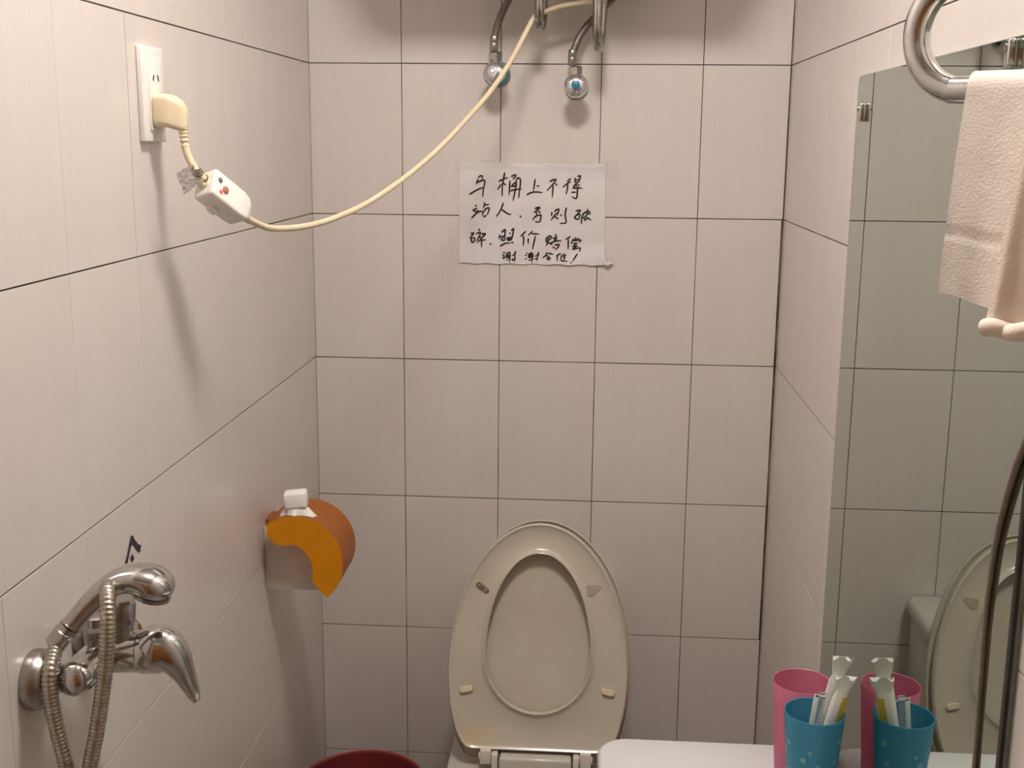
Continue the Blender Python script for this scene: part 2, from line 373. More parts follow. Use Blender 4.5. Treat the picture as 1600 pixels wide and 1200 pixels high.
# ------------------------------------------------------------------ notice taped to the back wall
def paper_y(x, z):
    u = (x-0.451)/0.149; v = (z-1.4)/0.103
    y = -0.0022 - 0.0007*math.sin(7*u+2*v) - 0.0006*math.sin(9*v-3*u)
    y -= 0.0060*max(0, -v-0.72)**1.3*(1-0.3*u)            # bottom edge lifts
    y -= 0.010*max(0, u-0.78)*max(0, -v-0.55)*4
    return y
notice = thing('paper_notice', (0.451, -0.002, 1.298), 'white paper notice handwritten in black Chinese characters, taped to the wall', 'notice')
NX, NZ = 44, 32; v = []; f = []
for j in range(NZ+1):
    for i in range(NX+1):
        x = 0.3045+i/NX*0.2955; z = 1.2985+j/NZ*0.2045
        if j == 0: z += 0.0012*math.sin(i*0.9)
        x += 0.0035*(1-j/NZ)*(1 if i > NX/2 else 0.1)
        v.append((x, paper_y(x, z), z))
for j in range(NZ):
    for i in range(NX): a = j*(NX+1)+i; f.append((a, a+1, a+NX+2, a+NX+1))
n0 = len(v); v += [(x, y+0.00025, z) for x, y, z in v]
f += [tuple(i+n0 for i in q)[::-1] for q in f]
build('sheet', v, f, PAPER, notice)
STROKES = "-1055,732 -1014,760 -977,749 -989,701|-1067,692 -1103,599|-1087,627 -957,673 -928,629 -956,501 -971,348|-1233,389 -1111,463 -1029,504 -956,521|-526,822 -553,674 -573,553 -575,364|-639,657 -549,702 -468,723|-605,585 -666,492|-541,610 -508,586|-419,667 -433,386|-387,755 -323,784 -298,768 -354,700|-289,701 -241,725 -208,693 -203,622 -222,477 -237,332|-289,669 -311,476 -350,275|-389,551 -280,573|-401,467 -295,492 -190,506|-377,572 -313,636|92,697 63,473|135,565 167,571|-66,391 6,432 104,449 238,439|393,664 465,697 513,698 450,605 339,480|458,597 446,349|507,618 531,590|804,721 744,668|805,665 733,616 661,556|749,617 747,521 725,416|901,730 894,666|956,770 1004,779 997,731 967,651 894,658|905,690 982,707|879,586 992,599|935,643 872,538 977,555|860,534 1042,536|953,523 937,335 851,358|841,450 914,455|-1122,164 -1098,148|-1093,104 -1163,67 -1114,39 -1065,64|-1191,-88 -1093,7 -1011,48 -966,25 -970,-28|-930,219 -950,118|-922,171 -848,188|-946,41 -905,98 -839,115 -843,67 -871,-15|-945,-60 -900,-39|-550,216 -602,78 -687,-53|-577,86 -462,7 -397,-8|-204,-38 -188,-58|108,115 197,133 76,38|125,55 130,-1|170,68 207,32|86,-67 143,-25 216,-16 220,-49 197,-146 108,-151|62,-91 70,-103|108,119 148,140 197,141|443,43 436,-21|499,68 564,109 584,93 554,-12|537,32 429,-110|509,-41 575,-88|627,-3 635,-19|734,136 712,6 730,-106 723,-167 618,-177|934,78 1019,91 955,10 892,-56|916,-47 933,-87 990,-75 1012,10 932,-23|1168,109 1150,12 1095,-61|1069,11 1117,52 1206,61 1207,21 1166,12|1077,27 1047,-94 1045,-175|1091,-53 1120,-105 1160,-60|1143,-44 1234,-95|-1211,-410 -1149,-401 -1236,-500|-1207,-499 -1190,-589 -1145,-564 -1137,-498 -1199,-499|-1047,-318 -1030,-342|-1092,-408 -1018,-382 -1034,-456 -1095,-555|-976,-406 -911,-413 -960,-471 -1075,-587|-1042,-481 -1001,-480|-1017,-546 -906,-532|-988,-537 -992,-676|-976,-406 -960,-447|-819,-616 -794,-616|-619,-434 -626,-507|-574,-368 -509,-318 -512,-408 -523,-538 -585,-531|-606,-466 -516,-448|-585,-531 -548,-482|-377,-332 -337,-299 -352,-413 -384,-524 -458,-529 -458,-484 -376,-471|-410,-386 -405,-398|-450,-505 -376,-503|-605,-654 -498,-595 -416,-594|-375,-581 -342,-578|-90,-353 -188,-448|-138,-443 -125,-524 -136,-635|49,-351 -28,-421|49,-395 180,-398|-31,-498 -34,-588|111,-447 57,-709|337,-469 330,-550|369,-452 426,-435 427,-484 386,-517|369,-460 378,-525 330,-550|379,-533 339,-627|379,-566 453,-609|524,-405 541,-441|476,-475 549,-457|501,-499 509,-539|428,-581 534,-535 640,-529|541,-474 526,-539|519,-621 592,-603 585,-652 529,-706|479,-662 504,-678|822,-445 733,-499|786,-503 786,-694|932,-464 933,-509|884,-489 901,-509|982,-475 966,-508|861,-542 849,-583|868,-526 1031,-507 1016,-548|894,-582 975,-573|875,-640 968,-626 876,-701 1026,-670 1020,-735|919,-590 919,-631|-536,-786 -510,-788|-556,-835 -522,-848 -529,-858|-552,-887 -506,-883 -542,-914|-411,-777 -470,-817 -469,-883 -410,-889|-404,-790 -409,-974|-463,-843 -404,-836|-463,-863 -410,-862|-469,-935 -449,-929|-289,-762 -318,-821|-358,-845 -286,-811|-305,-815 -307,-946 -364,-927 -311,-907|-62,-795 -56,-801|-91,-838 -68,-840|-87,-913 -61,-903|36,-783 -16,-823 -15,-882 57,-875|56,-796 64,-868 42,-973|-9,-843 57,-835|-6,-862 57,-855|4,-816 50,-809|-14,-941 31,-914|181,-774 162,-827|113,-851 194,-820|168,-840 147,-945|110,-913 156,-893|351,-778 332,-831 274,-878|384,-788 476,-806|319,-841 398,-846|359,-883 412,-876 419,-902 386,-922 353,-899 392,-889|627,-790 542,-841|572,-840 564,-939|647,-833 725,-792|653,-826 649,-931 773,-942|738,-825 687,-858 726,-871 688,-924|719,-818 745,-831|970,-798 885,-934|846,-964 849,-977"
mb = MB()
for s in STROKES.split('|'):
    P = [Vector((0.45+int(a.split(',')[0])*1e-4, 0, 1.4+int(a.split(',')[1])*1e-4)) for a in s.split()]
    for a in range(1): pass
    P = spline(P, 5) if len(P) > 2 else [P[0].lerp(P[-1], k/4) for k in range(5)]
    L = []; n = len(P)
    hw = 0.00172 if P[0].z > 1.32 else 0.00138
    for i, p in enumerate(P):
        d = (P[min(i+1, n-1)]-P[max(i-1, 0)])
        d = d.normalized() if d.length > 1e-9 else Vector((1, 0, 0))
        nn = Vector((-d.z, 0, d.x)); t_ = i/(n-1)
        ww = hw*(1.12-0.30*t_)
        e_ = d*(-hw*0.8 if i == 0 else hw*0.8 if i == n-1 else 0)
        tw = 0.55 if i in (0, n-1) else 1.0
        for sgn in (1, -1):
            q = p+e_+nn*ww*tw*sgn; q.y = paper_y(q.x, q.z)-0.0004; L.append(q)
    mb.add(L, [(2*i, 2*i+1, 2*i+3, 2*i+2) for i in range(n-1)])
mb.build('handwriting', INK, notice, smooth=False)['label'] = 'black handwritten characters'
def strip(x0, x1, z0, z1, off=0.0008, jag=0.0):
    v = []; f = []; n = 14
    for i in range(n+1):
        x = x0+(x1-x0)*i/n
        for z in (z0, z1):
            v.append((x, (paper_y(x, z) if 0.304 < x < 0.60 and 1.298 < z < 1.503 else -0.0006)-off, z))
    f = [(2*i, 2*i+1, 2*i+3, 2*i+2) for i in range(n)]; return v, f
build('tape_strip', *strip(0.296, 0.606, 1.489, 1.507), TAPE, notice)
build('tape_strip', *strip(0.585, 0.627, 1.472, 1.512, 0.0011), TAPE, notice)
build('tape_strip', *strip(0.583, 0.621, 1.300, 1.316, 0.0011), TAPE, notice)
v = spline([(0.600, -0.004, 1.306), (0.608, -0.009, 1.301), (0.615, -0.006, 1.303), (0.620, -0.003, 1.301)], 5)
build('curled_corner', *tube(v, [0.0035-0.0012*abs(i-7)/7 for i in range(len(v))], 8), PAPER, notice)

# ------------------------------------------------------------------ socket, plug, leakage-guard box and cable
sx = 0.0085
sock = thing('wall_socket', (0, -0.889, 1.539), 'tall white socket plate on the left wall with a cream plug in it', 'socket')
build('plate', *rbox((sx, 0.074, 0.120), (sx/2, -0.888, 1.5995), 0.0022, 3), SOCKM, sock)
build('centre_module', *rbox((0.003, 0.047, 0.092), (sx+0.0008, -0.884, 1.600), 0.0012), SOCKM, sock)
for dy in (0, 0.016):
    build('slot', *rbox((0.0012, 0.0035, 0.0085), (sx+0.0022, -0.8945+dy, 1.6205), 0.0004, 1, Matrix.Rotation(0.5 if dy else -0.5, 3, 'X')), DARK, sock)
plug = thing('power_plug', (0.012, -0.888, 1.555), 'cream right-angled power plug pushed into the wall socket', 'plug')
rings = []
for x, hy, z0, z1 in ((0.0115, 0.0175, 1.5595, 1.5985), (0.014, 0.0185, 1.5585, 1.6000), (0.028, 0.0185, 1.5580, 1.6005), (0.034, 0.0160, 1.5560, 1.5985), (0.044, 0.0120, 1.5530, 1.5930), (0.0490, 0.0085, 1.5530, 1.5860), (0.0505, 0.005, 1.556, 1.580)):
    rings.append([(x, -0.888+a, b) for a, b in rrect(-hy, hy, z0, z1, min(hy, 0.008))])
build('plug_body', *loft(rings), PLUGM, plug)
cs = spline([(0.0440, -0.8880, 1.562), (0.0450, -0.8890, 1.553), (0.0460, -0.8900, 1.545), (0.0475, -0.8910, 1.534)], 7)
n = len(cs)
build('strain_relief', *tube(cs, [(0.0072-0.0018*i/n)*(1.0 if (i//2) % 2 == 0 else 0.74) for i in range(n)], 16), PLUGM, plug)
LEAD = spline([(0.0475, -0.8910, 1.534), (0.051, -0.892, 1.522), (0.057, -0.892, 1.509), (0.064, -0.890, 1.498), (0.0715, -0.884, 1.4885)], 8)
build('lead', *tube(LEAD, 0.0052, 14), CORDM, plug)
# box frame: axis A along the cable, normal N through the button face
BC = Vector((0.0865, -0.857, 1.4655)); A = Vector((0.034, 0.052, -0.042)).normalized()
N = Vector((0.62, -0.62, 0.50)); N = (N-A*N.dot(A)).normalized(); B = N.cross(A)
M3 = Matrix((A, B, N)).transposed()
guard = thing('leakage_guard_box', BC-Vector((0, 0, 0.03)), 'cream inline plug box with a lit red light hanging on the cable', 'adapter')
def L2W(a, b, n_): return BC+A*a+B*b+N*n_
rings = []
for a, s, o in ((-0.039, 0.80, 0), (-0.037, 0.96, 0), (-0.035, 1.0, 0), (0.018, 1.0, 0), (0.030, 0.90, -0.0005), (0.037, 0.62, -0.001), (0.040, 0.42, -0.002)):
    rings.append([L2W(a, p, q_*1.0+o) for p, q_ in rrect(-0.0205*s, 0.0205*s, -0.0165*(0.4+0.6*s), 0.0165*(0.55+0.45*s), 0.005*s, 4)])
build('case', *loft(rings), WHITEPL, guard, sharp=50)
RED = bpy.data.materials.new('red indicator'); RED.use_nodes = True
_p = RED.node_tree.nodes['Principled BSDF']; _p.inputs['Base Color'].default_value = (0.9, 0.1, 0.1, 1); _p.inputs['Emission Color'].default_value = (1, 0.06, 0.05, 1); _p.inputs['Emission Strength'].default_value = 1.6
BRNB = noisy(mat('brown button', rough=0.4), (0.30, 0.15, 0.07), (0.40, 0.21, 0.11), 60); GRYB = noisy(mat('grey button', rough=0.4), (0.13, 0.13, 0.13), (0.2, 0.2, 0.19), 60)
for nm, a, b, r, mt_ in (('red_light', -0.024, -0.0095, 0.0026, RED), ('test_button', -0.017, -0.002, 0.0052, BRNB), ('reset_button', -0.029, 0.006, 0.0033, GRYB)):
    build(nm, *lathe([(r, 0.0), (r, 0.0022), (r*0.8, 0.003), (0.0003, 0.0033)], L2W(a, b, 0.0158), N, 18), mt_, guard)
build('cord_grip', *tube([LEAD[-1]-A*0.006, L2W(-0.044, 0, 0), L2W(-0.036, 0, 0)], [0.0062, 0.0085, 0.0105], 16), PLUGM, guard)
build('side_clip', *rbox((0.014, 0.006, 0.010), L2W(-0.010, -0.0225, -0.008), 0.0015, 2, M3), WHITEPL, guard)
CAB = [tuple(L2W(0.036, 0, -0.002)), tuple(L2W(0.048, 0, -0.003)), (0.1184, -0.7711, 1.4220), (0.134, -0.7144, 1.4169), (0.1573, -0.6522, 1.4186), (0.1833, -0.5899, 1.4277), (0.2194, -0.5121, 1.4482), (0.2679, -0.4188, 1.4892), (0.3124, -0.341, 1.536), (0.3554, -0.2709, 1.5901), (0.3906, -0.2165, 1.6393), (0.4219, -0.1698, 1.6944), (0.4540, -0.122, 1.7640), (0.462, -0.104, 1.7770), (0.4735, -0.099, 1.7830), (0.490, -0.100, 1.7895), (0.5128, -0.10, 1.7963), (0.5488, -0.10, 1.8021), (0.5906, -0.10, 1.8091), (0.64, -0.13, 1.84), (0.66, -0.17, 1.862), (0.66, -0.198, HZ-HR+0.001)]
cable = thing('power_cable', CAB[0], 'long cream cable swooping from the plug box up to the heater pipes', 'cable')
build('cable_run', *tube(spline(CAB, 8), 0.0047, 12), CORDM, cable)
build('cable_boot', *tube([Vector(CAB[0]), L2W(0.046, 0, -0.0028), L2W(0.055, 0, -0.003)], [0.0085, 0.0066, 0.0052], 14), CORDM, cable)
# crumpled tag tied round the lead
STRING = noisy(mat('brown twine', rough=0.8), (0.16, 0.11, 0.06), (0.26, 0.19, 0.11), 200)
TAGM = plastic('crumpled clear film', (0.36, 0.32, 0.31), (0.92, 0.90, 0.90), 0.25, 0.30)
ctag = thing('crumpled_tag', (0.058, -0.905, 1.475), 'crumpled greyish film tag tied to the cable with brown twine', 'tag')
v = []; f = []; nn_ = 10
tl, tr_, bl, br = Vector((0.0590, -0.8975, 1.5120)), Vector((0.0700, -0.8860, 1.4925)), Vector((0.0455, -0.9250, 1.5005)), Vector((0.0535, -0.9200, 1.4730))
rnd = random.Random(3)
for j in range(nn_+1):
    for i in range(nn_+1):
        p = tl.lerp(tr_, i/nn_).lerp(bl.lerp(br, i/nn_), j/nn_)
        v.append(p+Vector((rnd.uniform(-1, 1)*0.0022, rnd.uniform(-1, 1)*0.0022, rnd.uniform(-1, 1)*0.001)))
for j in range(nn_):
    for i in range(nn_): a = j*(nn_+1)+i; f.append((a, a+1, a+nn_+2, a+nn_+1))
build('film', v, f, TAGM, ctag, smooth=False)
mb = MB()
for c_ in (20, 22, 24, 29):
    d = (LEAD[c_+1]-LEAD[c_-1]).normalized(); x = d.orthogonal().normalized(); y = d.cross(x)
    mb.add(*tube([LEAD[c_]+(x*math.cos(a*PI/6)+y*math.sin(a*PI/6))*0.0062+d*0.0012*math.sin(a) for a in range(13)], 0.0012, 6))
mb.build('twine', STRING, ctag)

# ------------------------------------------------------------------ blue arrow mark inked on the left wall
v = []; f = []
for poly in ([(-1.0271, 1.0474), (-1.0205, 1.0459), (-1.0158, 1.0388), (-1.0046, 1.0283), (-0.9956, 1.0242), (-0.9999, 1.0165), (-1.0049, 1.0175), (-1.0116, 1.0242), (-1.0204, 1.0333), (-1.027, 1.0351), (-1.0335, 1.0284), (-1.0426, 1.0165), (-1.0512, 1.0199), (-1.0438, 1.0251), (-1.0332, 1.0393)], [(-1.0256, 1.0231), (-1.0199, 1.0145), (-1.0277, 1.0126), (-1.0328, 1.0202)], [(-1.0148, 1.0018), (-1.0021, 1.0009), (-1.007, 0.9986)]):
    k = len(v); v += [(0.0009, y, z) for y, z in poly]; f.append(tuple(range(k, len(v))))
mk = build('arrow_mark', v, f, BLUEINK, smooth=False); tag(mk, 'dark blue inked arrow mark on the wall above the shower head', 'mark')

# ------------------------------------------------------------------ shower mixer on the left wall
MY, MZ = -1.232, 0.984
mixer = thing('shower_mixer', (0, MY, MZ), 'chrome single-lever shower mixer on the left wall', 'mixer tap')
for y in (-1.3057, -1.178):
    build('wall_rosette', *lathe([(0.0315, -0.001), (0.0325, 0.004), (0.0315, 0.013), (0.026, 0.020), (0.015, 0.0225), (0.011, 0.0225)], (0.0005, y, MZ), (1, 0, 0), 36), WORN, mixer)
    build('inlet', *tube([(0.018, y, MZ), (0.052, y, MZ-0.001)], 0.0125, 18), CHROME, mixer)
BX = 0.050
prof = [(0.004, -0.094), (0.011, -0.0925), (0.0165, -0.088), (0.0190, -0.080), (0.0192, -0.052), (0.0196, -0.030), (0.0210, -0.012), (0.0210, 0.012), (0.0190, 0.030), (0.0180, 0.060), (0.013, 0.068), (0.004, 0.070)]
build('body', *lathe(prof, (BX, MY, MZ+0.002), (0, 1, -0.045), 32), CHROME, mixer, sharp=50)
build('cartridge_barrel', *lathe([(0.022, 0.0), (0.0235, 0.006), (0.0235, 0.034), (0.0250, 0.036), (0.0250, 0.054), (0.0225, 0.062)], (BX+0.006, MY, MZ), (1, 0, 0.06), 36), CHROME, mixer)
# lever: dome that flows into a drooping tail
LV = [((0.098, 0.986), 0.0235, 0.0245), ((0.108, 0.990), 0.0270, 0.0245), ((0.1185, 0.986), 0.0255, 0.0220), ((0.128, 0.977), 0.0195, 0.0190), ((0.1355, 0.964), 0.0140, 0.0145), ((0.142, 0.950), 0.0100, 0.0115), ((0.147, 0.937), 0.0072, 0.0088), ((0.150, 0.929), 0.0040, 0.0060)]
cen = spline([(x, MY, z) for (x, z), a, b in LV], 5); aa = spline([(a, b, 0) for c_, a, b in LV], 5)
T, _n = frames(cen); rings = []
for i, c_ in enumerate(cen):
    yv = Vector((0, 1, 0)); nv = T[i].cross(yv).normalized()
    rings.append([c_+nv*math.cos(2*PI*k/24)*aa[i][0]+yv*math.sin(2*PI*k/24)*aa[i][1] for k in range(24)])
build('lever', *loft(rings), CHROME, mixer, sharp=60)
build('shower_cradle', *lathe([(0.0135, 0.0), (0.0125, 0.022), (0.0135, 0.026), (0.0150, 0.034), (0.0150, 0.050), (0.012, 0.053)], (0.070, MY-0.004, MZ+0.012), (0.05, 0, 1), 24), WORN, mixer)
build('diverter', *lathe([(0.014, 0.0), (0.014, 0.014), (0.011, 0.018), (0.011, 0.028), (0.006, 0.031)], (BX-0.004, MY-0.012, MZ+0.018), (0, 0, 1), 20), WORN, mixer)

shower = thing('hand_shower', (0.070, -1.285, 1.03), 'chrome hand shower with ribbed steel hose resting on the mixer', 'shower head')
HP = [((0.033, -1.302, 1.031), 0.0108, 0.0108), ((0.042, -1.299, 1.0425), 0.0108, 0.0108), ((0.0425, -1.299, 1.0430), 0.0098, 0.0098), ((0.056, -1.291, 1.060), 0.0105, 0.0105), ((0.070, -1.281, 1.0735), 0.0115, 0.013), ((0.084, -1.270, 1.0815), 0.0130, 0.018), ((0.098, -1.262, 1.0820), 0.0165, 0.024), ((0.112, -1.256, 1.0770), 0.0195, 0.028), ((0.124, -1.252, 1.0720), 0.0175, 0.026), ((0.133, -1.249, 1.0680), 0.0115, 0.018), ((0.1365, -1.248, 1.0665), 0.004, 0.007)]
cen = spline([c_ for c_, a, b in HP], 5); aa = spline([(a, b, 0) for c_, a, b in HP], 5)
T, _n = frames(cen); rings = []
for i, c_ in enumerate(cen):
    up = (Vector((0, 0, 1))-T[i]*T[i].z).normalized(); sd = T[i].cross(up)
    r = []
    for k in range(24):
        a = 2*PI*k/24; h = math.sin(a)*aa[i][0]
        if aa[i][0] > 0.0128: h = max(h, -0.0128)
        r.append(c_+up*h+sd*math.cos(a)*aa[i][1])
    rings.append(r)
build('handle_and_head', *loft(rings), CHROME, shower, sharp=60)
fc = Vector((0.1135, -1.2555, 1.0635)); fn = Vector((-0.33, 0.0, -1)).normalized()
face = build('spray_face', *lathe([(0.0215, -0.002), (0.0215, 0.002), (0.019, 0.0035), (0.0005, 0.0035)], fc, fn, 32), WORN, shower)
mb = MB(); fx = fn.orthogonal().normalized(); fy = fn.cross(fx)
for rr_, cnt in ((0.006, 6), (0.0115, 12), (0.0165, 16)):
    for k in range(cnt):
        a = 2*PI*k/cnt; mb.add(*lathe([(0.0009, 0.003), (0.0007, 0.005)], fc+(fx*math.cos(a)+fy*math.sin(a))*rr_, fn, 6))
mb.build('nozzles', DARK, face)
d = (Vector(HP[1][0])-Vector(HP[0][0])).normalized(); p0 = Vector(HP[0][0])
build('hose_nut', *lathe([(0.0090, -0.012), (0.0112, -0.010), (0.0112, 0.004), (0.0118, 0.005), (0.0118, 0.0075), (0.010, 0.009)], p0, d, 24), CHROME, shower)
HO = [tuple(p0-d*0.006), (0.0305, -1.318, 1.0145), (0.0318, -1.328, 1.0055), (0.0315, -1.332, 0.9920), (0.0335, -1.332, 0.9615), (0.0378, -1.332, 0.9325), (0.0430, -1.330, 0.8955), (0.036, -1.308, 0.83), (0.042, -1.314, 0.77), (0.050, -1.322, 0.735), (0.058, -1.328, 0.76), (0.062, -1.330, 0.83), (0.0671, -1.33, 0.8947), (0.0765, -1.33, 0.9352), (0.0853, -1.33, 0.9786), (0.0927, -1.33, 1.0214), (0.0955, -1.328, 1.0560), (0.0935, -1.320, 1.0760), (0.0875, -1.305, 1.0860), (0.0805, -1.288, 1.0835)]
hp = spline(HO, 40)
# resample so that the ribs are even
acc = [0.0]
for a, b in zip(hp, hp[1:]): acc.append(acc[-1]+(b-a).length)
step = 0.0011; pts = []; j = 0; s = 0.0
while s < acc[-1]:
    while acc[j+1] < s: j += 1
    pts.append(hp[j].lerp(hp[j+1], (s-acc[j])/(acc[j+1]-acc[j]))); s += step
build('hose', *tube(pts, [0.0082 if i % 4 in (1, 2) else 0.0073 for i in range(len(pts))], 14), STEEL, shower, sharp=80)

# ------------------------------------------------------------------ paper holder in the left corner
AX, AZ, AR = 0.068, 0.812, 0.0845
holder = thing('paper_holder', (0, -0.415, 0.744), 'amber see-through paper holder with a curved cover on the left wall', 'paper holder')
build('base', *rbox((0.103, 0.062, 0.118), (0.0515+0.0004, -0.400, 0.744+0.059), 0.0015), BASEPL, holder)
a0, a1 = math.radians(128), math.radians(-50)
def arc(r, n, b0=a0, b1=a1): return [(AX+r*math.cos(b0+(b1-b0)*k/n), AZ+r*math.sin(b0+(b1-b0)*k/n)) for k in range(n+1)]
out = arc(AR, 30); inn = arc(AR-0.0022, 30); v = []; f = []
for y in (-0.472, -0.362):
    v += [(x, y, z) for x, z in out] + [(x, y, z) for x, z in inn]
n = 31
for k in range(30):
    f += [(k, k+1, 2*n+k+1, 2*n+k), (n+k, n+k+1, 3*n+k+1, 3*n+k), (k, k+1, n+k+1, n+k), (2*n+k, 2*n+k+1, 3*n+k+1, 3*n+k)]
f += [(0, n, 3*n, 2*n), (n-1, 2*n-1, 4*n-1, 3*n-1)]
cover = build('curved_cover', v, f, AMBERC, holder)
def cplate(y, name):
    inner = spline([(0.020, 0.858), (0.030, 0.8465), (0.046, 0.8425), (0.066, 0.8440), (0.083, 0.834), (0.0945, 0.817), (0.0985, 0.798), (0.0965, 0.780), (0.104, 0.768), (0.1170, 0.752)], 3)
    m_ = len(inner); o_ = arc(AR-0.0004, m_-1)
    ring = [(p[0], p[1]) for p in inner]
    v = []; f = []
    for yy in (y, y+0.0022):
        v += [(x, yy, z) for x, z in o_] + [(x, yy, z) for x, z in ring]
    for k in range(m_-1):
        f += [(k, k+1, m_+k+1, m_+k), (2*m_+k, 2*m_+k+1, 3*m_+k+1, 3*m_+k), (k, k+1, 2*m_+k+1, 2*m_+k), (m_+k, m_+k+1, 3*m_+k+1, 3*m_+k)]
    f += [(0, m_, 3*m_, 2*m_), (m_-1, 2*m_-1, 4*m_-1, 3*m_-1)]
    build(name, v, f, AMBER, holder)
cplate(-0.4735, 'side_plate'); cplate(-0.3645, 'side_plate')
build('hinge_arm', *rbox((0.020, 0.050, 0.008), (0.0105, -0.395, 0.8690), 0.002), AMBERC, holder)
# white block on top of the holder
rnd = random.Random(5)
sv, sf = rbox((0.040, 0.030, 0.030), (0, 0, 0), 0.005, 3, Matrix.Rotation(-0.10, 3, 'Y') @ Matrix.Rotation(0.1, 3, 'Z'))
block = thing('soap_block', (0.066, -0.452, 0.897), 'small white block stuck on top of the amber paper holder', 'soap')
build('bar', [p+Vector((0.066, -0.452, 0.9225)) for p in sv], sf, SOAPM, block)
ring0, ring1 = [], []
for k in range(40):
    a = 2*PI*k/40; q = 1+0.10*rnd.uniform(-1, 1)+0.12*math.sin(k*0.9)+(0.22 if k < 4 or k > 37 else 0)
    x = 0.066+0.0265*q*math.cos(a); y = -0.452+0.0165*q*math.sin(a); y = max(y, -0.4735)
    zz = AZ+math.sqrt(max(AR*AR-(x-AX)**2, 0)); ring0.append((x, y, zz+0.0006)); ring1.append((0.066+0.021*math.cos(a), -0.452+0.0145*math.sin(a), 0.9075))
build('melted_rim', *loft([ring0, ring1]), SOAPM, block)

# ------------------------------------------------------------------ mirror on the right wall
MXF = W-0.006
mirror = thing('wall_mirror', (W, -1.042, 0.665), 'large frameless greenish mirror on the right wall', 'mirror')
Y0, Y1, Z0, Z1 = -1.434, -0.6485, 0.662, 1.641
rings = []
for x, ins in ((W+0.0003, 0.0), (MXF+0.0010, 0.0), (MXF, 0.0010)):
    rings.append([(x, a, b) for a, b in rrect(Y0+ins, Y1-ins, Z0+ins, Z1-ins, 0.012)])
GLEDGE = noisy(mat('glass edge', rough=0.15), (0.20, 0.24, 0.21), (0.28, 0.32, 0.28), 20)
v, f = loft(rings[:2], cap=True); f = f[:-1]
build('glass_edge', v, f, GLEDGE, mirror)
build('silvered_pane', *loft([rings[1], rings[2]]), MIRROR, mirror, smooth=False)
build('dark_edge_strip', *rbox((0.0035, 0.009, Z1-Z0-0.02), (MXF-0.0004, Y0+0.0035, (Z0+Z1)/2), 0.0006), BLACKEDGE, mirror)['label'] = 'blackened near edge'
for y, z in ((-0.6995, 1.589), (-1.300, 1.626), (-0.72, 0.675), (-1.36, 0.675)):
    c_ = build('mirror_clip', *rbox((0.009, 0.013, 0.026), (MXF-0.0035, y, z), 0.003, 3), CHROME, mirror)
    build('clip_screw', *lathe([(0.004, 0), (0.0035, 0.0015), (0.0003, 0.002)], (MXF-0.0078, y, z+0.005), (-1, 0, 0), 14), WORN, c_)
# thin flex hanging against the glass
FLEX = [(0.9506, -1.56, 1.47), (0.9506, -1.52, 1.42), (0.9506, -1.47, 1.36), (0.9506, -1.4265, 1.2986), (0.9508, -1.4055, 1.265), (0.9509, -1.389, 1.2279), (0.9511, -1.3765, 1.1907), (0.9513, -1.3712, 1.1581), (0.9515, -1.3672, 1.1191), (0.9516, -1.368, 1.075), (0.9518, -1.3705, 1.0182), (0.952, -1.3732, 0.967), (0.952, -1.378, 0.88), (0.952, -1.38, 0.74)]
FLEXM = noisy(mat('grey brown flex', rough=0.6), (0.22, 0.18, 0.14), (0.29, 0.24, 0.19), 80)
n = len(spline(FLEX, 8))
fl = thing('hanging_flex', FLEX[-1], 'thin grey-brown flex hanging down in front of the mirror', 'cord')
build('flex', *tube(spline(FLEX, 8), [0.0034-0.0015*min(1, max(0, (i-24)/60)) for i in range(n)], 10), FLEXM, fl)
build('wall_clip', *rbox((0.012, 0.016, 0.012), (W-0.0055, -1.565, 1.478), 0.002), WHITEPL, fl)

# ------------------------------------------------------------------ towel rail and towel on the right wall
HD = Vector((0.74, -0.673, 0)).normalized(); CN = Vector((HD.y, -HD.x, 0)); CN = CN if CN.y < 0 else -CN    # arm direction, room-side normal
P0 = Vector((0.8535, -1.352, 0)); RZ, RR, RH = 1.6365, 0.0465, 0.044
def rp(s_, z, c_=0.0): return P0+HD*s_+CN*c_+Vector((0, 0, z))
SW = (W-0.0008-P0.x)/HD.x
rail = thing('towel_rail', (W, -1.45, 1.58), 'shiny chrome U-bent towel arm sticking out of the right wall', 'towel rail')
pts = [rp(SW, RZ-RR), rp(SW*0.75, RZ-RR)]
for k in range(0, 13):
    a = -PI/2-PI*k/12; pts.append(rp(RH+RH*math.cos(a), RZ+RR*math.sin(a)))
pts += [rp(SW*0.75, RZ+RR), rp(SW, RZ+RR)]
build('bent_tube', *tube(spline(pts, 5), 0.0115, 24), CHROME, rail)
for z in (RZ-RR, RZ+RR):
    build('wall_rosette', *lathe([(0.022, 0), (0.022, 0.006), (0.014, 0.01)], (W-0.0005, rp(SW, 0).y, z), (-1, 0, 0), 24), CHROME, rail)
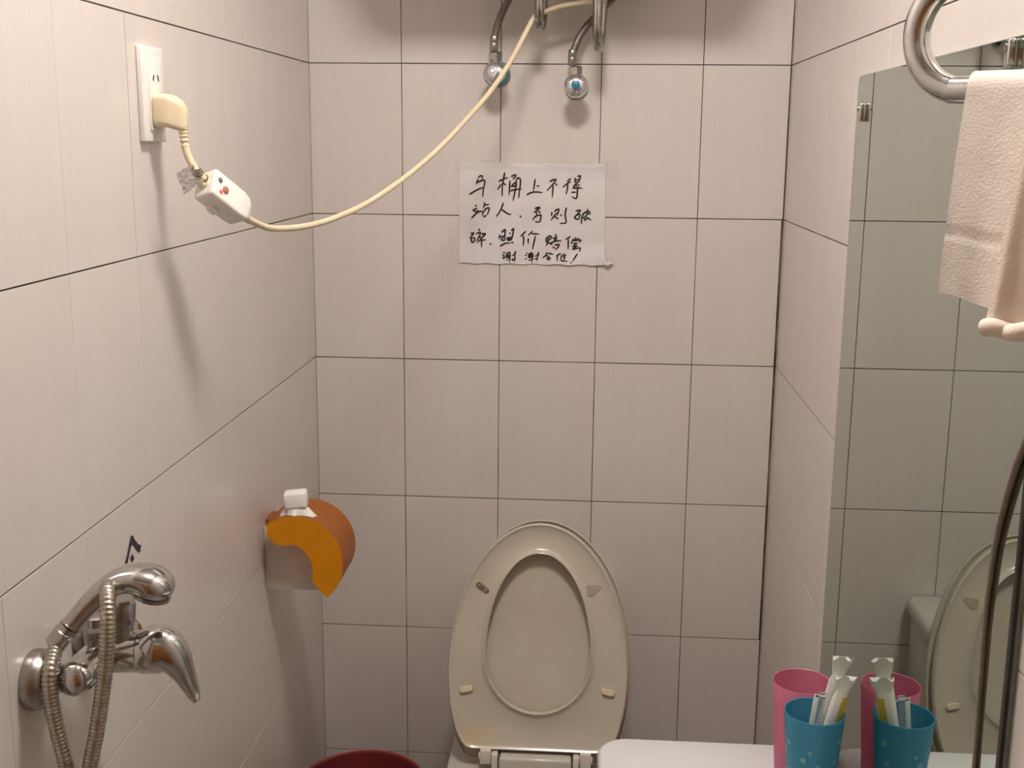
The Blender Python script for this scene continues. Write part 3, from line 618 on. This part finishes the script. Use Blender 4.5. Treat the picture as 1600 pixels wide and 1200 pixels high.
def drape(s0, s1, zf, zb, off, thick, name, mt_, parent, flare, seed, hem, lean=0.0, belly=0.010):
    """cloth over the lower arm: room-side flap to zf, wall-side flap to zb"""
    zt = RZ-RR; rb = 0.0115+off; nu, nv = 30, 60
    prof = []
    for k in range(nv+1):
        s = k/nv
        if s < 0.60:  t_ = s/0.60; prof.append((-rb-belly*math.sin(PI*(1-t_)*0.5), zf+(zt-zf)*t_))
        elif s < 0.74: t_ = (s-0.60)/0.14; a = PI-PI*t_; prof.append((rb*math.cos(a), zt+rb*math.sin(a)))
        else: t_ = (s-0.74)/0.26; prof.append((rb+0.004*t_, zt+(zb-zt)*t_))
    outer = []; inner = []
    for i in range(nu+1):
        u = i/nu; ro = []; ri = []
        for k, (x, z) in enumerate(prof):
            h = min(1, max(0, (zt-z)/max(zt-zf, 1e-3))); s = s0+(s1-s0)*u+flare*h*(1-u)+lean*h
            wv = 0.0030*h*math.sin(u*5+seed)+0.0008*h*math.sin(u*13+2*seed)
            zz = z+0.0035*h*math.sin(u*6+seed)
            hm = 0.0014 if hem and 0.29 < z_frac(z, zf, zt) < 0.33 else 0.0
            sgn = -1 if k < nv*0.67 else 1
            ro.append(rp(s, zz, -(x+wv+sgn*(thick/2-hm)))); ri.append(rp(s, zz, -(x+wv-sgn*thick/2)))
        outer.append(ro); inner.append(ri)
    v = [p for r in outer for p in r] + [p for r in inner for p in r]; f = []; m_ = nv+1; o_ = (nu+1)*m_
    for i in range(nu):
        for k in range(nv):
            a = i*m_+k; f.append((a, a+1, a+m_+1, a+m_)); f.append((o_+a, o_+a+m_, o_+a+m_+1, o_+a+1))
    for i in range(nu):
        for k in (0, nv): a = i*m_+k; f.append((a, a+m_, o_+a+m_, o_+a))
    for k in range(nv):
        for i in (0, nu): a = i*m_+k; f.append((a, a+1, o_+a+1, o_+a))
    return build(name, v, f, mt_, parent, sharp=70)
def z_frac(z, a, b): return (z-a)/(b-a)
towel = thing('towel', rp(0.10, 1.42), 'folded cream hand towel hanging over the chrome rail', 'towel')
drape(0.057, 0.128, 1.418, 1.47, 0.0035, 0.006, 'folded_layer', TOWELM, towel, -0.006, 1, True, 0.0, 0.012)
drape(0.118, 0.138, 1.398, 1.50, 0.0120, 0.008, 'outer_fold', TOWEL2, towel, -0.018, 4, False, 0.0, 0.012)
build('rolled_hem', *tube(spline([rp(0.101+0.036*k/8, 1.399+0.0015*math.sin(k), 0.040+0.002*math.sin(k*1.3)) for k in range(9)], 4), 0.0075, 14), TOWEL2, towel)

# ------------------------------------------------------------------ toilet against the back wall
TX = 0.4905
toilet = thing('toilet', (TX, -0.40, FZ), 'white toilet with its yellowed seat and lid raised', 'toilet')
LB = Vector((TX, -0.315, 0.365)); LT = Vector((0, 0.115, 0.45)).normalized(); LN = Vector((0, -0.45, 0.115)).normalized()
def lw(s, t, n_): return LB+Vector((s, 0, 0))+LT*t+LN*n_
def half(pts, n):
    """mirror a right-hand outline (s >= 0, from top to bottom) and resample evenly"""
    cyc = [tuple(a) for a in pts] + [(-a[0], a[1]) for a in pts[-2:0:-1]]; k_ = len(cyc)
    full = spline(cyc[-2:]+cyc+cyc[:2], 10)[20:20+10*k_]
    ac = [0.0]
    for a, b in zip(full, full[1:]+full[:1]): ac.append(ac[-1]+(b-a).length)
    out = []; j = 0; full2 = full+full[:1]
    for k in range(n):
        s_ = ac[-1]*k/n
        while ac[j+1] < s_: j += 1
        dd = ac[j+1]-ac[j]; out.append(full2[j].lerp(full2[j+1], (s_-ac[j])/dd if dd > 1e-9 else 0))
    return out
def oval(a, tc, bt, bb, low):
    """half outline from the top centre: upper half ellipse, then the given lower points"""
    return [(a*math.sin(k*PI/24), tc+bt*math.cos(k*PI/24)) for k in range(13)] + low
lid_h = oval(0.1805, 0.170, 0.2945, 0, [(0.1775, 0.1180), (0.1690, 0.0700), (0.1560, 0.0260), (0.1400, 0.0000), (0.1150, -0.0050), (0.060, -0.0050), (0.0, -0.0050)])
seat_h = oval(0.1755, 0.170, 0.2890, 0, [(0.1720, 0.1180), (0.1640, 0.0760), (0.1535, 0.0440), (0.1380, 0.0230), (0.115, 0.0190), (0.060, 0.0190), (0.0, 0.0190)])
hole_h = oval(0.1025, 0.200, 0.2000, 0, [(0.1025*math.cos(k*PI/16), 0.200-0.108*math.sin(k*PI/16)) for k in range(1, 9)])
NO = 96
lo = half(lid_h, NO); so = half(seat_h, NO); ho = half(hole_h, NO)
def inset(poly, d, c=(0, 0.22)):
    out = []; n = len(poly)
    for i, p in enumerate(poly):
        t_ = (poly[(i+1) % n]-poly[i-1]).normalized(); nn = Vector((-t_[1], t_[0]))
        if nn.dot(Vector(c)-p) < 0: nn = -nn
        out.append(p+nn*d)
    return out
# lid: shallow dish seen from inside
rings = [[lw(p[0]+0.003, p[1], n_) for p in inset(lo, d_)] for d_, n_ in ((0.020, -0.022), (0.006, -0.018), (0.0, -0.010), (0.0, -0.0005), (0.0012, 0.0010), (0.0028, 0.0005), (0.0036, -0.0030), (0.020, -0.0055))]
build('lid', *loft(rings), LIDM, toilet, sharp=50)
def lw(s, t, n_): return LB+Vector((s, 0, 0))+LT*t+LN*(n_+0.004)
# seat ring, underside towards the room, raised lips on both rims
prof = [(so, 0.0, 0.002), (so, -0.0006, 0.010), (so, 0.0008, 0.0155), (so, 0.0030, 0.0175), (so, 0.0060, 0.0155), (so, 0.0110, 0.0125)]
rings = [[lw(p[0], p[1], n_) for p in (inset(b, d_) if abs(d_) > 1e-6 else b)] for b, d_, n_ in prof]
rings2 = [[lw(p[0], p[1], n_) for p in inset(ho, d_)] for d_, n_ in ((-0.013, 0.0120), (-0.0060, 0.0150), (-0.0035, 0.0180), (-0.0012, 0.0190), (0.0004, 0.0172), (0.0004, 0.0020))]
# align start of both loops (both start at the top centre)
v, f = loft(rings+rings2, closed=True)
SEATM = noisy(mat('yellowed seat underside', rough=0.22), (0.525, 0.47, 0.385), (0.575, 0.525, 0.435), 9)
nt_, p_ = nodes(SEATM); tc_ = nt_.nodes.new('ShaderNodeTexCoord'); ds = nt_.nodes.new('ShaderNodeVectorMath'); ds.operation = 'DISTANCE'
ds.inputs[1].default_value = lw(-0.120, 0.036, 0.016)-toilet.location
nz_ = noise(nt_, 40); ad = nt_.nodes.new('ShaderNodeMath'); ad.operation = 'MULTIPLY_ADD'; ad.inputs[1].default_value = 0.03
nt_.links.new(tc_.outputs['Object'], ds.inputs[0]); nt_.links.new(nz_.outputs['Fac'], ad.inputs[0]); nt_.links.new(ds.outputs['Value'], ad.inputs[2])
rp_ = ramp(nt_, ad.outputs[0], [(0.018, (0.42, 0.42, 0.42)), (0.062, (0.0, 0.0, 0.0))])
mx_ = nt_.nodes.new('ShaderNodeMix'); mx_.data_type = 'RGBA'; src = p_.inputs['Base Color'].links[0].from_socket
nt_.links.new(rp_.outputs[0], mx_.inputs[0]); nt_.links.new(src, mx_.inputs[6]); mx_.inputs[7].default_value = (0.62, 0.44, 0.17, 1); nt_.links.new(mx_.outputs[2], p_.inputs['Base Color'])
seat = build('seat', v, f, SEATM, toilet, sharp=50)
def pill(name, s, t, ang, parent, mt_, ln=0.026, wd=0.011, n0=0.0125, n1=0.0185):
    r = []
    for nn_, k_ in ((n0, 1.0), (n1-0.002, 1.0), (n1, 0.82)):
        ring = []
        for k in range(20):
            a = 2*PI*k/20; x = (ln-wd)/2*(1 if math.cos(a) >= 0 else -1)+wd/2*k_*math.cos(a); y = wd/2*k_*math.sin(a)
            ring.append(lw(s+x*math.cos(ang)-y*math.sin(ang), t+x*math.sin(ang)+y*math.cos(ang), nn_))
        r.append(ring)
    return build(name, *loft(r), mt_, parent)
pill('bumper', -0.1375, 0.1335, 0.22, seat, BUMPM); pill('bumper', 0.1375, 0.1375, -0.22, seat, BUMPM)
st = pill('empty_bumper_socket', -0.1115, 0.3300, -0.62, seat, noisy(mat('rusty socket', rough=0.6), (0.10, 0.07, 0.05), (0.30, 0.22, 0.16), 120), 0.030, 0.0115, 0.0115, 0.0140)
for q in (-0.007, 0.008):
    build('screw', *lathe([(0.0030, 0), (0.0030, 0.002), (0.0005, 0.003)], lw(-0.1115+q*math.cos(0.62), 0.33-q*math.sin(0.62), 0.0135), LN, 12), CHROME, st)
GLUE = noisy(mat('dirty glue mark', rough=0.8), (0.33, 0.29, 0.22), (0.42, 0.37, 0.29), 80)
gl = [(-0.014, 0.004), (-0.010, 0.009), (0.004, 0.010), (0.013, 0.010), (0.016, 0.006), (0.008, -0.004), (-0.001, -0.013), (-0.011, -0.010)]
v, f = loft([[lw(0.1040+a, 0.3330+b, n_) for a, b in gl] for n_ in (0.0115, 0.0134)])
build('glue_mark', v, f, GLUE, seat)
HINGE = noisy(mat('hinge plastic', rough=0.35), (0.68, 0.64, 0.55), (0.74, 0.70, 0.61), 40)
for s_ in (-1, 1):
    h = build('hinge', *rbox((0.022, 0.024, 0.030), lw(s_*0.0965, 0.008, 0.010), 0.003, 2), HINGE, toilet)
    build('hinge_pin', *tube([lw(s_*0.0835, 0.006, 0.010), lw(s_*0.110, 0.006, 0.010)], 0.0075, 16), HINGE, h)
    build('hinge_foot', *rbox((0.012, 0.030, 0.034), lw(s_*0.0785, 0.004, 0.012)+Vector((0, 0, -0.004)), 0.0025, 2), HINGE, h)
build('hinge_plinth', *rbox((0.140, 0.050, 0.060), (TX, -0.322, 0.3515), 0.006, 3), TOILETC, toilet)
# ceramic: bowl on its foot, deck, cistern
def egg(cx, cy, hw_, back, front, n=48):
    o = []
    for k in range(n):
        a = 2*PI*k/n; y = math.sin(a)
        o.append((cx+hw_*math.cos(a)*(1 if y < 0 else 1.0), cy+(back*y if y > 0 else front*y)))
    return o
rings = []
for z, hw_, bk, fr, cy in ((FZ+0.0005, 0.115, 0.17, 0.17, -0.40), (FZ+0.05, 0.110, 0.17, 0.165, -0.40), (0.10, 0.120, 0.18, 0.20, -0.42), (0.22, 0.160, 0.17, 0.27, -0.45), (0.31, 0.180, 0.16, 0.30, -0.455), (0.338, 0.182, 0.155, 0.305, -0.455), (0.344, 0.176, 0.15, 0.298, -0.455), (0.344, 0.135, 0.10, 0.25, -0.455), (0.32, 0.130, 0.095, 0.245, -0.455), (0.22, 0.085, 0.06, 0.17, -0.45), (0.17, 0.05, 0.04, 0.08, -0.45)):
    rings.append([(x, y, z) for x, y in egg(TX, cy, hw_, bk, fr)])
build('bowl', *loft(rings), TOILETC, toilet, sharp=60)
rings = [[(x, y, z) for x, y in rrect(TX-0.175+i_, TX+0.175-i_, -0.36, -0.004, 0.03)] for z, i_ in ((0.17, 0.03), (0.24, 0.012), (0.30, 0.0), (0.338, 0.0), (0.346, 0.006))]
build('rear_deck', *loft(rings), TOILETC, toilet, sharp=60)
rings = [[(x, y, z) for x, y in rrect(TX-0.152+i_, TX+0.152-i_, -0.185+i_, -0.006, 0.025)] for z, i_ in ((0.34, 0.012), (0.37, 0.004), (0.57, 0.0), (0.577, 0.004))]
build('cistern', *loft(rings), TOILETC, toilet, sharp=60)
rings = [[(x, y, z) for x, y in rrect(TX-0.160+i_, TX+0.160-i_, -0.193+i_, -0.003, 0.025)] for z, i_ in ((0.5775, 0.003), (0.582, 0.0), (0.600, 0.0), (0.607, 0.004), (0.609, 0.012))]
build('cistern_lid', *loft(rings), TOILETC, toilet, sharp=60)
build('flush_button', *lathe([(0.020, 0), (0.020, 0.004), (0.017, 0.006), (0.001, 0.006)], (TX, -0.10, 0.6085), (0, 0, 1), 28), CHROME, toilet)

# ------------------------------------------------------------------ wash basin on the right wall
SZ = 0.655
basin = thing('wash_basin', (0.79, -1.04, FZ), 'glossy white wash basin with a rounded corner below the mirror', 'basin')
def bs(x0, x1, y0, y1, r, z): return [(x, y, z) for x, y in rrect(x0, x1, y0, y1, r, 8)]
rings = [bs(0.70, 0.956, -1.26, -0.84, 0.04, SZ-0.17), bs(0.64, 0.957, -1.32, -0.79, 0.045, SZ-0.09), bs(0.605, 0.957, -1.352, -0.760, 0.045, SZ-0.030), bs(0.6035, 0.957, -1.354, -0.757, 0.045, SZ-0.008), bs(0.6065, 0.957, -1.351, -0.760, 0.043, SZ-0.0015), bs(0.6110, 0.956, -1.347, -0.764, 0.040, SZ),
         bs(0.650, 0.865, -1.300, -0.945, 0.075, SZ), bs(0.655, 0.860, -1.295, -0.950, 0.075, SZ-0.006), bs(0.675, 0.845, -1.27, -0.975, 0.075, SZ-0.07), bs(0.72, 0.81, -1.20, -1.03, 0.04, SZ-0.115)]
build('bowl', *loft(rings), CERAMIC, basin, sharp=60)
rings = [[(x, y, z) for x, y in rrect(0.80-a, 0.957, -1.05-b, -1.05+b, 0.03)] for z, a, b in ((FZ+0.0005, 0.02, 0.10), (FZ+0.05, 0.01, 0.08), (0.40, 0.01, 0.075), (SZ-0.168, 0.03, 0.10))]
build('pedestal', *loft(rings), CERAMIC, basin)
build('drain', *lathe([(0.020, 0), (0.020, 0.002), (0.012, 0.003), (0.001, 0.001)], (0.765, -1.115, SZ-0.1148), (0, 0, 1), 24), CHROME, basin)

# ------------------------------------------------------------------ tooth mugs and what stands in them
def cup(cx, cy, h, rt, rb, mt_, label, name):
    t = thing(name, (cx, cy, SZ), label, 'cup', 'plastic tooth mugs')
    build('shell', *lathe([(0.001, 0.0006), (rb-0.002, 0.0006), (rb, 0.003), (rb+(rt-rb)*0.5, h*0.5), (rt, h-0.001), (rt-0.0006, h), (rt-0.0016, h-0.0008), (rb+(rt-rb)*0.5-0.0016, h*0.5), (rb-0.0018, 0.004), (0.001, 0.0035)], (cx, cy, SZ), (0, 0, 1), 48), mt_, t)
    return t
pk = cup(0.8918, -0.8335, 0.1395, 0.0412, 0.0325, PINKC, 'translucent pink plastic mug behind the blue one', 'tooth_mug')
bl_ = cup(0.8945, -0.918, 0.136, 0.0405, 0.0300, BLUEC, 'translucent blue plastic mug with pale flowers, holding wrapped brushes', 'tooth_mug')
FLOWER = noisy(mat('pale flower print', rough=0.5), (0.14, 0.38, 0.44), (0.22, 0.46, 0.50), 60)
rnd = random.Random(11)
for k in range(16):
    ang = -PI/2-0.35+1.3*rnd.uniform(-1, 1); h = 0.020+0.09*((k*0.618) % 1.0); s_ = rnd.uniform(0.0035, 0.0055)
    vv = []; petals = 5; npt = 20
    for j in range(npt):
        a = 2*PI*j/npt; rr_ = s_*(0.55+0.45*abs(math.cos(a*petals/2))); r = 0.0300+(0.0405-0.0300)*h/0.136+0.0004
        aa_ = ang+rr_*math.cos(a)/r; hh = h+rr_*math.sin(a); r2 = 0.0300+(0.0405-0.0300)*hh/0.136+0.0004
        vv.append((0.8945+r2*math.cos(aa_), -0.918+r2*math.sin(aa_), SZ+hh))
    build('flower', vv, [tuple(range(npt))], FLOWER, bl_, smooth=False)
WRAP = noisy(mat('white wrapper film', rough=0.35), (0.78, 0.77, 0.70), (0.86, 0.85, 0.79), 60, bump=0.4, bscale=150)
YEL = noisy(mat('yellow print', rough=0.4), (0.72, 0.47, 0.06), (0.80, 0.56, 0.11), 90)
COMBM = noisy(mat('pale comb plastic', rough=0.35), (0.62, 0.68, 0.66), (0.70, 0.75, 0.73), 60)
def packet(base, top, wd, th, seed, label):
    b = Vector(base); tpt = Vector(top); ax = (tpt-b).normalized(); sd = ax.cross(Vector((0.35, -1, 0.1))).normalized(); nm = sd.cross(ax).normalized()
    if nm.y > 0: nm = -nm
    ln = (tpt-b).length; rnd = random.Random(seed); t = thing('wrapped_toothbrush', b, label, 'toothbrush', 'wrapped brushes in the blue mug')
    rings = []
    for s_, wf, tf in ((0.0, 1.0, 0.15), (0.03, 0.95, 0.6), (0.2, 0.85, 1.0), (0.7, 0.9, 1.0), (0.84, 0.9, 0.7), (0.88, 0.72, 0.35), (0.92, 0.9, 0.15), (0.97, 1.12, 0.10)):
        rings.append([b+ax*(ln*s_)+sd*math.cos(2*PI*k/16)*wd/2*wf*(1+0.05*rnd.uniform(-1, 1))+nm*math.sin(2*PI*k/16)*th/2*tf for k in range(16)])
    last = [p+ax*(ln*0.03+0.003*(1 if (k % 4) < 2 else -1)) for k, p in enumerate(rings[-1])]
    rings.append([p+sd*0.0015*(1 if math.cos(2*PI*k/16) > 0 else -1) for k, p in enumerate(last)])
    build('wrapper', *loft(rings), WRAP, t, sharp=40)
    v = []; f = []
    for s_ in (0.56, 0.68, 0.78, 0.86):
        for q in (-0.02, 0.22, 0.42):
            v.append(b+ax*(ln*s_)+sd*wd*0.9*q*(1 if sd.x > 0 else -1)+nm*(th/2*math.sqrt(max(0.05, 1-(q*2.1)**2))+0.0008))
    for a in range(3):
        for c_ in range(2): f.append((a*3+c_, a*3+c_+1, (a+1)*3+c_+1, (a+1)*3+c_))
    build('yellow_print', v, f, YEL, t)
    return t
packet((0.893, -0.926, SZ+0.012), (0.931, -0.930, 0.846), 0.027, 0.012, 2, 'shorter wrapped toothbrush with a yellow print, in front in the blue mug')
packet((0.890, -0.908, SZ+0.012), (0.929, -0.912, 0.8655), 0.027, 0.012, 6, 'taller wrapped toothbrush with a crimped white top in the blue mug')
comb = thing('comb', (0.885, -0.93, SZ+0.012), 'pale narrow comb standing in the blue mug beside the wrapped brushes', 'comb')
cb0, cb1 = Vector((0.882, -0.926, SZ+0.012)), Vector((0.8985, -0.926, 0.8185)); ax = (cb1-cb0).normalized(); sd = Vector((ax.z, 0, -ax.x)); Mc = Matrix((sd, ax.cross(sd), ax)).transposed()
build('comb_back', *rbox((0.007, 0.003, (cb1-cb0).length), (cb0+cb1)/2-sd*0.004, 0.001, 2, Mc), COMBM, comb)
TEETH = noisy(mat('blue-grey comb teeth', rough=0.4), (0.30, 0.36, 0.42), (0.38, 0.44, 0.50), 60); mb = MB()
for k in range(26):
    mb.add(*rbox((0.009, 0.002, 0.0018), cb0+ax*(0.06+k*0.0038)+sd*0.0035, 0, 1, Mc))
tt = mb.build('teeth', TEETH, comb, smooth=False); tt['kind'] = 'stuff'
build('end_bar', *rbox((0.015, 0.003, 0.004), cb1-ax*0.002+sd*0.0005, 0.001, 2, Mc), COMBM, comb)

# ------------------------------------------------------------------ red bucket in the left corner
bk = thing('waste_bucket', (0.137, -0.262, FZ), 'dark red plastic bucket in the corner beside the toilet', 'bucket')
RB, HB = 0.122, 0.310
build('shell', *lathe([(0.001, 0.001), (0.088, 0.001), (0.092, 0.006), (RB-0.003, HB-0.012), (RB+0.004, HB-0.010), (RB+0.005, HB-0.003), (RB+0.002, HB), (RB-0.003, HB-0.002), (RB-0.006, HB-0.014), (0.088, 0.010), (0.001, 0.008)], (0.137, -0.262, FZ), (0, 0, 1), 56), REDB, bk)
build('rim_bead', *lathe([(RB+0.0045, HB-0.004), (RB+0.0060, HB-0.001), (RB+0.0045, HB+0.0012), (RB+0.0028, HB-0.001)], (0.137, -0.262, FZ), (0, 0, 1), 56, True), noisy(mat('bucket rim', rough=0.3), (0.40, 0.10, 0.09), (0.48, 0.15, 0.12), 30), bk)
BAG = noisy(mat('blue bin liner', rough=0.35), (0.03, 0.04, 0.11), (0.09, 0.10, 0.22), 25)
rnd = random.Random(9); rings = []
for r, h in ((0.099, 0.13), (0.102, 0.18), (0.085, 0.215), (0.055, 0.235), (0.02, 0.240)):
    rings.append([(0.137+r*(1+0.05*rnd.uniform(-1, 1))*math.cos(2*PI*k/28), -0.262+r*(1+0.05*rnd.uniform(-1, 1))*math.sin(2*PI*k/28), FZ+h+0.012*rnd.uniform(-1, 1)) for k in range(28)])
lin = thing('bin_liner', (0.137, -0.262, FZ+0.12), 'crumpled dark blue plastic bag inside the red bucket', 'plastic bag')
build('bag', *loft(rings), BAG, lin, sharp=25)
